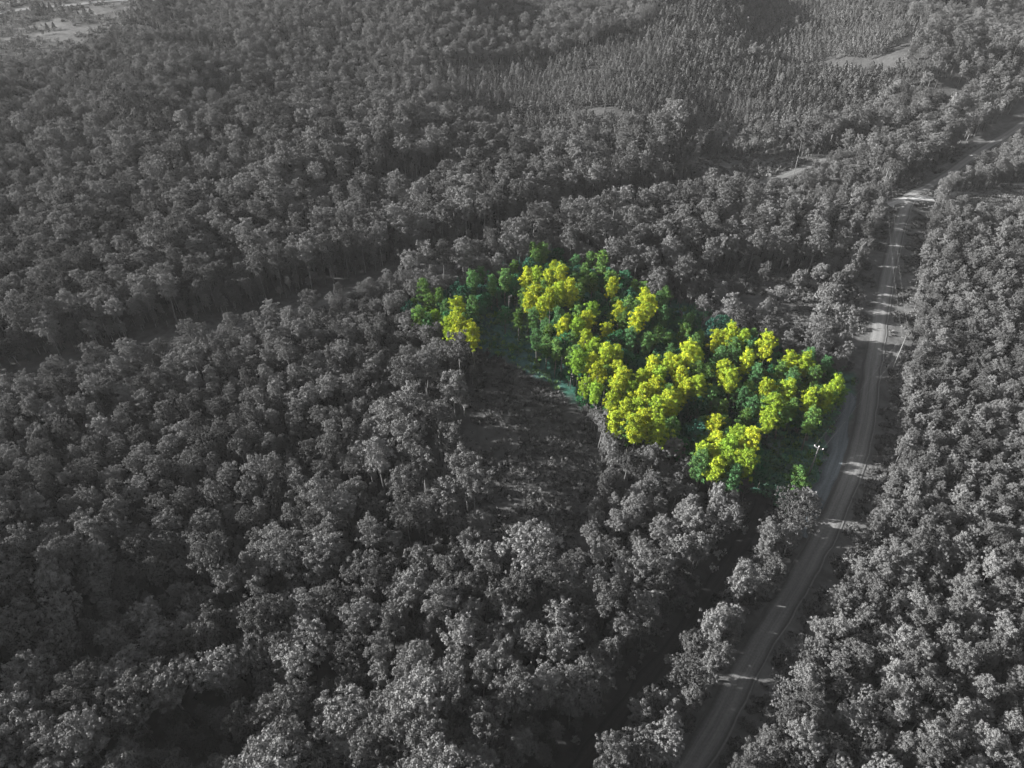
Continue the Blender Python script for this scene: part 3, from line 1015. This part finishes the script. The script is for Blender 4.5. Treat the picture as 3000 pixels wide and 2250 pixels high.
# shrubs and saplings in the openings, along the verges and under gaps
SHR = []
st = 1.7
X, Y = np.meshgrid(np.arange(-90, 240, st), np.arange(40, 345, st))
X = (X + rng.uniform(-0.8, 0.8, X.shape)).ravel()
Y = (Y + rng.uniform(-0.8, 0.8, Y.shape)).ravel()
rd, rs = line_dist(ROAD, X, Y)
bd, _ = line_dist(ROAD_B, X, Y)
td, ts = line_dist(TRACK, X, Y)
nn = value_noise(X, Y, 9, 41)
lot0 = inside(PLOT0, X, Y)
gd = line_dist([(63.0, 100.0), (66.2, 104.5), (73.8, 115.0), (80.6, 125.8), (88.0, 140.0), (93.0, 151.0)], X, Y)[0]
clr = inside(CLEARING, X, Y) & ((nn > 0.5) | (rng.random(len(X)) < 0.14))
upc = inside(UP_CLEAR, X, Y) & (nn > 0.55)
opl = inside(OPEN_LOT, X, Y) & (nn > 0.25)
verge = (rd > 4.6) & (rd < 10) & (rng.random(len(X)) < np.where(rs > 0, 0.5, 0.2)) & (Y < 165)
verge |= (rd > 6.5) & (rd < 10) & (rng.random(len(X)) < 0.22)
trk = (td < 4.5) & (td > 1.6) & (rng.random(len(X)) < 0.3)
far_ = (inside(HOLLOW_C, X, Y) | inside(HOLLOW_D, X, Y) | inside(FIELD_B, X, Y) & (nn > 0.7)) & (rng.random(len(X)) < 0.4)
m = (clr | upc | opl | verge | trk | far_) & (rd > 3.6) & (gd > 3.0) & (bd > 3.5)
for x, y, l, n_, c_ in zip(X[m], Y[m], lot0[m], nn[m], clr[m]):
    k = "shrub_lot" if l else "shrub_grey"
    SHR.append([k, x, y, random.uniform(0.45, 1.0) * (0.7 + 0.6 * n_) * (0.5 if c_ else 1), random.random() * 6.283, random.randrange(4)])
# cut-over brush
X = rng.uniform(-460, -215, 3200)
Y = rng.uniform(445, 660, 3200)
m = inside(CUT, X, Y) & (value_noise(X, Y, 14, 5) < 0.62)
for x, y in zip(X[m], Y[m]):
    SHR.append(["shrub_grey", x, y, random.uniform(0.6, 1.5), random.random() * 6.283, random.randrange(4)])

SNAGS = [(19.5, 146), (21, 144.5), (18.2, 141.5), (22.2, 147.5), (23, 140), (21.5, 136.5), (1.5, 190), (4, 187), (-1, 186), (6, 183), (2.5, 194), (-4, 184), (22, 125), (23.4, 121.5), (16, 152), (13.5, 156)]

# ------------------------------------------------------------------ pick the individuals, the rest is a mass
ORD = ["first", "second", "third", "fourth", "fifth", "sixth", "seventh", "eighth", "ninth", "tenth", "eleventh", "twelfth", "thirteenth", "fourteenth",
       "fifteenth", "sixteenth", "seventeenth", "eighteenth", "nineteenth"]
TENS = ["", "", "twent", "thirt", "fort", "fift", "sixt", "sevent", "eight", "ninet"]


def ordinal(n):
    if n > 100:
        return "hundred-and-" + ordinal(n - 100) if n < 200 else "two-hundred-and-" + ordinal(n - 200) if n > 200 else "two-hundredth"
    if n == 100:
        return "hundredth"
    if n < 20:
        return ORD[n - 1]
    t, u = divmod(n, 10)
    return TENS[t] + ("ieth" if u == 0 else "y-" + ORD[u - 1])


def zone(x, y):
    """named piece of the picture, the landmark its trees are counted from"""
    a = np.array([x]), np.array([y])
    rd, rs = line_dist(ROAD, *a)
    rd, rs = rd[0], rs[0]
    td = line_dist(TRACK, *a)[0][0]
    if inside(PLOT14, *a)[0]:
        if x < 0:
            return "in the coloured lot's pointed corner", (-33.8, 176.2), "its tip"
        if x < 30:
            return "by the coloured lot's dark glade", (5, 165), "the glade"
        if y < 128 and x < 56:
            return "at the coloured lot's near edge", (61.6, 94.2), "the road"
        if x > 54:
            return "in the coloured lot's roadside end", (84.1, 130), "the bend"
        return "in the middle of the coloured lot", (42, 150), "its centre"
    if rs > 0:
        if y < 85:
            return "in the near wood beyond the road", (50, 70), "the verge"
        if y < 150:
            return "in the wood outside the road bend", (95, 135), "the bend"
        return "beside the road's far straight", (112, 168), "the sunlit patch"
    if rd < 22 and y < 112:
        return "between earth path and road", (30, 52), "the frame's bottom edge"
    if y < 112 and x > 5:
        return "in the wood along the earth path", (10, 50), "the path's end"
    if inside([(-60, 95), (-60, 190), (0, 200), (0, 95)], *a)[0]:
        return "in the wood flanking the brushy clearing", (-16, 128), "the clearing"
    if y < 112:
        return "in the near wood below the clearing", (0, 90), "the clearing"
    if y < 205 and x < 0:
        return "in the wood before the side road", (-60, 190), "that road"
    if inside([(20, 165), (20, 235), (130, 285), (130, 160)], *a)[0]:
        return "in the wood behind the coloured lot", (95, 195), "the glade"
    return "in the woods past the side road", (0, 232), "the coloured lot"


def in_view(t, h):
    fx, fy, d = project(t[1], t[2], float(terrain(t[1], t[2])) + h)
    return -0.01 < fx < 1.01 and -0.01 < fy < 1.02, d


def place(t, name, parts=True):
    p = PROTO[t[0]][t[5]]
    z = float(terrain(t[1], t[2]))
    if parts:
        root = link(name, None)
        for nm, me in (("trunk", p["trunk"]), ("crown", p["crown"])):
            o = link(nm, me, root)
    else:
        root = link(name, p["joined"])
    root.location = (t[1], t[2], z)
    root.rotation_euler = (random.uniform(-0.035, 0.035), random.uniform(-0.035, 0.035), t[4])
    root.scale = (t[3] * random.uniform(0.88, 1.14), t[3] * random.uniform(0.88, 1.14), t[3] * random.uniform(0.9, 1.1))
    return root


def pick(items, limit, hfrac):
    out = []
    for i, t in enumerate(items):
        H = PROTO[t[0]][t[5]]["H"] * t[3]
        ok, d = in_view(t, H * hfrac)
        if ok:
            out.append((-(H / d) if H else 0, i))
    out.sort()
    sel = {i for _, i in out[:limit]}
    return [items[i] for i in range(len(items)) if i in sel], [items[i] for i in range(len(items)) if i not in sel]


def size_word(kind, t):
    H = PROTO[t[0]][t[5]]["H"] * t[3]
    if kind == "pine":
        return "tall" if H > 16.5 else ("middling" if H > 12.5 else "short")
    if kind == "hardwood":
        return "big" if H > 14.5 else ("middling" if H > 11.5 else "small")
    return ""


def label_all(items, noun, colour, cat, name, group, parts=True):
    zones = {}
    for t in items:
        ph, anc, an = zone(t[1], t[2])
        col = colour(t)
        zones.setdefault((ph, an, col, anc), []).append(t)
    for (ph, an, col, anc), L in zones.items():
        L.sort(key=lambda t: math.hypot(t[1] - anc[0], t[2] - anc[1]))
        for k, t in enumerate(L):
            o = place(t, name, parts)
            lab = "%s %s %s, %s from %s" % (col, noun, ph, ordinal(k + 1), an)
            tag(o, lab, cat, group)


def colour_of(kind):
    def f(t):
        s = size_word(kind, t)
        base = {"pine_lot": "yellow-green", "hard_lot": "deep green", "pine_deep": "deep green", "round_grey": "grey round-headed", "pine_grey": "grey", "hard_grey": "grey", "slim_grey": "grey slender"}[t[0]]  # the deep green of these pines is painted crown shade
        return (s + " " + base).strip()
    return f


def mass(name, items, kind_list, label, cat):
    """one object of instanced growth for everything past the individuals"""
    protos, index = [], {}
    coll = bpy.data.collections.new(name + "_kinds")
    n = 0
    for k in kind_list:
        for i, p in enumerate(PROTO[k]):
            o = bpy.data.objects.new("%s_%02d" % (name + "_kind", n), p["joined"])
            coll.objects.link(o)
            index[(k, i)] = n
            n += 1
    pts = np.array([[t[1], t[2]] for t in items])
    z = terrain(pts[:, 0], pts[:, 1])
    me = bpy.data.meshes.new(name)
    me.vertices.add(len(items))
    me.vertices.foreach_set("co", np.column_stack([pts, z]).astype(np.float32).ravel())
    a = me.attributes.new("pick", 'INT', 'POINT')
    a.data.foreach_set("value", np.array([index[(t[0], t[5])] for t in items], np.int32))
    a = me.attributes.new("size", 'FLOAT_VECTOR', 'POINT')
    sv = np.array([t[3] for t in items])[:, None] * rng.uniform(0.88, 1.14, (len(items), 3))
    a.data.foreach_set("vector", sv.astype(np.float32).ravel())
    a = me.attributes.new("turn", 'FLOAT_VECTOR', 'POINT')
    tv = np.column_stack([rng.uniform(-0.04, 0.04, (len(items), 2)), [t[4] for t in items]])
    a.data.foreach_set("vector", tv.astype(np.float32).ravel())
    o = link(name, me)
    ng = bpy.data.node_groups.new(name + "_nodes", 'GeometryNodeTree')
    ng.interface.new_socket("Geometry", in_out='INPUT', socket_type='NodeSocketGeometry')
    ng.interface.new_socket("Geometry", in_out='OUTPUT', socket_type='NodeSocketGeometry')
    N, L = ng.nodes, ng.links
    gi, go = N.new("NodeGroupInput"), N.new("NodeGroupOutput")
    ci = N.new("GeometryNodeCollectionInfo")
    ci.inputs["Collection"].default_value = coll
    ci.inputs["Separate Children"].default_value = True
    ci.inputs["Reset Children"].default_value = True
    ip = N.new("GeometryNodeInstanceOnPoints")
    ip.inputs["Pick Instance"].default_value = True

    def attr(nm, typ):
        q = N.new("GeometryNodeInputNamedAttribute")
        q.data_type = typ
        q.inputs["Name"].default_value = nm
        return q.outputs["Attribute"]
    L.new(gi.outputs[0], ip.inputs["Points"])
    L.new(ci.outputs[0], ip.inputs["Instance"])
    L.new(attr("pick", 'INT'), ip.inputs["Instance Index"])
    er = N.new("FunctionNodeEulerToRotation")
    L.new(attr("turn", 'FLOAT_VECTOR'), er.inputs[0])
    L.new(er.outputs[0], ip.inputs["Rotation"])
    L.new(attr("size", 'FLOAT_VECTOR'), ip.inputs["Scale"])
    L.new(ip.outputs[0], go.inputs[0])
    md = o.modifiers.new("growth", 'NODES')
    md.node_group = ng
    return tag(o, label, cat, kind="stuff")


lot_pines = [t for t in TREES if t[0] in ("pine_lot", "pine_deep")]
lot_hard = [t for t in TREES if t[0] == "hard_lot"]
g_pines = [t for t in TREES if t[0] == "pine_grey"]
g_hard = [t for t in TREES if t[0] in ("hard_grey", "slim_grey", "round_grey")]
youngs = [t for t in TREES if t[0] == "young_grey"]

lp, lp_rest = pick(lot_pines, 200, 0.75)
gp_, gp_rest = pick(g_pines, max(60, 300 - len(lp)), 0.75)
lh, lh_rest = pick(lot_hard, 120, 0.6)
gh, gh_rest = pick(g_hard, max(60, 300 - len(lh)), 0.65)
yg, yg_rest = pick(youngs, 300, 0.6)
sh_all = [t for t in SHR]
sg, sg_rest = pick(sh_all, 300, 0.5)

label_all(lp, "pine", colour_of("pine"), "pine tree", "pine_tree", "green pines of the coloured lot")
label_all(gp_, "pine", colour_of("pine"), "pine tree", "pine_tree", "grey pines of the woods")
label_all(lh, "broadleaf", colour_of("hardwood"), "broadleaf tree", "broadleaf_tree", "green broadleaf trees of the coloured lot")
label_all(gh, "broadleaf", colour_of("hardwood"), "broadleaf tree", "broadleaf_tree", "grey broadleaf trees of the woods")

# young planted pines: counted along from the lane, one label each
yg.sort(key=lambda t: math.hypot(t[1] - 100, t[2] - 310))
for k, t in enumerate(yg):
    tag(place(t, "young_pine", False), "narrow grey young pine in the planted stand, %s from the lane fork" % ordinal(k + 1), "young pine", "young pines of the planted stand")


def shrub_zone(t):
    a = np.array([t[1]]), np.array([t[2]])
    if t[0] == "shrub_lot":
        if inside(CLEARING, *a)[0]:
            return "blue-green bush in the small glade of the coloured lot", (5, 185), "its far end"
        return "blue-green bush in the coloured lot's open end", (70, 110), "the gravel shoulder"
    if inside(CLEARING, *a)[0]:
        return "grey bush in the brushy clearing", (8, 97), "its near end"
    if line_dist(TRACK, *a)[0][0] < 4.6:
        return "dark grey bush beside the earth path", (10, 50), "the path's near end"
    rd, rs = line_dist(ROAD, *a)
    if rd[0] < 10.1:
        return "low grey bush on the %s verge of the road" % ("outer" if rs[0] > 0 else "inner"), (30, 52), "the road's near end"
    if inside(UP_CLEAR, *a)[0]:
        return "grey bush in the shaded glade behind the lot", (110, 190), "the road"
    return "grey bush in the far openings", (0, 232), "the lot's far corner"


zs_ = {}
for t in sg:
    zs_.setdefault(shrub_zone(t), []).append(t)
for (ph, anc, an), L in zs_.items():
    L.sort(key=lambda t: math.hypot(t[1] - anc[0], t[2] - anc[1]))
    for k, t in enumerate(L):
        tag(place(t, "bush", False), "%s, %s from %s" % (ph, ordinal(k + 1), an), "bush", "bushes of the openings")

EAST_SNAGS = [(96, 118), (104, 124), (88, 104), (79, 92), (112, 131), (99, 109), (90, 88), (70, 78), (118, 150), (84, 74), (107, 101), (75, 66)]
EAST_SNAGS.sort(key=lambda p: math.hypot(p[0] - 95, p[1] - 135))
for k, (x, y) in enumerate(EAST_SNAGS):
    t = ["snag_grey", x, y, random.uniform(0.62, 0.8), random.random() * 6.283, k % 3]
    tag(place(t, "dead_tree"), "pale bare thin tree in the wood beyond the road, %s from the bend" % ordinal(k + 1), "dead tree", "bare trees beyond the road")
SNAGS.sort(key=lambda p: math.hypot(p[0] - 24, p[1] - 115))
for k, (x, y) in enumerate(SNAGS):
    t = ["snag_grey", x, y, random.uniform(0.75, 1.05), random.random() * 6.283, k % 3]
    where = "edging the brushy clearing" if y < 160 else "in the coloured lot's glade"
    tag(place(t, "dead_tree"), "pale bare thin tree %s, %s from the near end" % (where, ordinal(k + 1)), "dead tree", "bare trees of the clearing")

mass("pine_forest", gp_rest + lp_rest, ["pine_grey", "pine_lot", "pine_deep"], "grey pine forest reaching back over the hills", "forest")
mass("broadleaf_forest", gh_rest + lh_rest + UNDER, ["hard_grey", "slim_grey", "hard_lot", "round_grey"], "grey broadleaf trees mixed through the forest", "forest")
mass("planted_pine_forest", yg_rest, ["young_grey"], "planted stand of narrow young pines on the far slope", "forest")
mass("undergrowth", sg_rest, ["shrub_grey", "shrub_lot"], "low brush in clearings and cut-over land", "undergrowth")

# grass tufts on verges and clearings
X = rng.uniform(-60, 240, 60000)
Y = rng.uniform(40, 340, 60000)
rd, rs = line_dist(ROAD, X, Y)
bd, _ = line_dist(ROAD_B, X, Y)
nn = value_noise(X, Y, 6, 51)
m = ((rd > 3.2) & (rd < 11)) | inside(CLEARING, X, Y) | inside(UP_CLEAR, X, Y) | inside(OPEN_LOT, X, Y) | inside(FIELD, X, Y) | inside(FIELD_B, X, Y)
gd = line_dist([(63.0, 100.0), (66.2, 104.5), (73.8, 115.0), (80.6, 125.8), (88.0, 140.0), (93.0, 151.0)], X, Y)[0]
ap = line_dist([(150.0, 264.5), (157.0, 267.5), (164.0, 269.0), (171.0, 268.0)], X, Y)[0]
pu = line_dist([(109.8, 163.5), (113.0, 169.5), (115.5, 174.0)], X, Y)[0]
m &= (rd > 3.2) & (bd > 3.2) & (gd > 2.8) & (ap > 3.6) & (pu > 2.3) & (nn > 0.3)
l0 = inside(PLOT0, X[m], Y[m])
GR = [["tuft_lot" if l else "tuft_grey", x, y, random.uniform(0.5, 1.15), random.random() * 6.283, random.randrange(4)] for x, y, l in zip(X[m], Y[m], l0)]
mass("grass", GR, ["tuft_grey", "tuft_lot"], "rough grass on verges and in clearings", "grass")

# ------------------------------------------------------------------ utility poles and wires
def pole(x, y, H, heading, label, guy=None, lean=(0, 0), glaze="porcelain"):
    z = float(terrain(x, y))
    root = link("utility_pole", None)
    root.location = (x, y, z)
    root.rotation_euler = (lean[0], lean[1], heading)
    t = Tubes()
    t.tube([(0, 0, -1), (0, 0, H * 0.5), (0, 0, H)], [0.17, 0.15, 0.11], 8)
    link("shaft", t.mesh("pole_shaft", MAT["pole_wood"]), root)
    t = Tubes()
    t.box((0, 0.17, H - 0.45), 2.0, 0.10, 0.12)
    t.tube([(-0.7, 0.12, H - 0.5), (0, 0.12, H - 1.1)], [0.025, 0.025], 4)
    t.tube([(0.7, 0.12, H - 0.5), (0, 0.12, H - 1.1)], [0.025, 0.025], 4)
    arm = link("crossarm", t.mesh("pole_crossarm", MAT["pole_wood"]), root)
    for dx, dz in ((-0.95, -0.38), (0.95, -0.38), (0, 0.0)):
        t = Tubes()
        yy = 0.17 if dx else 0
        t.tube([(dx, yy, H + dz), (dx, yy, H + dz + 0.10), (dx, yy, H + dz + 0.2), (dx, yy, H + dz + 0.28), (dx, yy, H + dz + 0.34)], [0.05, 0.11, 0.06, 0.11, 0.04], 8)
        link("insulator", t.mesh("pole_insulator", MAT[glaze]), arm if dx else root)
    if guy:
        t = Tubes()
        t.tube([(0, 0, H - 0.8), (guy[0], guy[1], 0)], [0.03, 0.03], 4)
        link("guy_wire", t.mesh("pole_guy_wire", MAT["steel"]), root)
    return tag(root, label, "utility pole", "utility poles along the roads")


pA = (69.3, 116.6)
pB = (108.6, 161.0)
pC = (151.0, 275.5)
pD = (124.0, 301.3)
pole(*pA, 10.5, R(-40), "utility pole with white insulators at the edge of the coloured lot")
pole(*pB, 10.5, R(-20), "utility pole on the outer verge by the sunlit road patch", glaze="brown_glaze")
pole(*pC, 11, R(20), "utility pole with guy wire beside the pale stone apron", guy=(4.2, -2.2), glaze="brown_glaze")
pole(*pD, 11.5, R(60), "lone utility pole beside the far side road", lean=(0, R(4)), glaze="brown_glaze")


def span(a, b, ha, hb, off, label):
    ax_, ay_ = a
    bx, by = b
    za, zb = float(terrain(*a)) + ha, float(terrain(*b)) + hb
    pts = []
    dx, dy = bx - ax_, by - ay_
    L = math.hypot(dx, dy)
    nxv, nyv = dy / L, -dx / L
    for k in range(21):
        u = k / 20
        sag = 4 * u * (1 - u) * L * 0.018
        pts.append((ax_ + dx * u + nxv * off, ay_ + dy * u + nyv * off, za + (zb - za) * u - sag))
    t = Tubes()
    t.tube(pts, [0.009] * 21, 4)
    tag(link("overhead_wire", t.mesh("overhead_wire", MAT["wire"])), label, "wire", "overhead wires between the poles")


for off, w_ in ((-0.9, "inner"), (0.9, "outer")):
    span(pA, pB, 10.4, 10.4, off, "%s overhead wire crossing the road from the lot pole" % w_)
    span(pB, pC, 10.4, 10.9, off, "%s overhead wire along the far straight of the road" % w_)
    span(pC, pD, 10.9, 11.4, off, "%s overhead wire over the wood to the far side road" % w_)
print("trees", len(TREES), "shrubs", len(SHR), "grass", len(GR), "lot pines", len(lot_pines), "lot hard", len(lot_hard), "grey pines", len(g_pines), "grey hard", len(g_hard), "young", len(youngs))

# ------------------------------------------------------------------ the evening air
t = Tubes()
t.box((0, 1850, 62), 8700, 7100, 160)
hv, hf = t.arrays()
hm = bpy.data.materials.new("air")
hm.use_nodes = True
hn = hm.node_tree
hn.nodes.clear()
ho = hn.nodes.new("ShaderNodeOutputMaterial")
pv = hn.nodes.new("ShaderNodeVolumePrincipled")
pv.inputs["Color"].default_value = (0.9, 0.9, 0.9, 1)
pv.inputs["Density"].default_value = 0.00005
hn.links.new(pv.outputs[0], ho.inputs["Volume"])
tag(link("haze", mesh_from("haze", hv, hf, [hm])), "thin pale evening haze over the woods", "haze", kind="stuff")
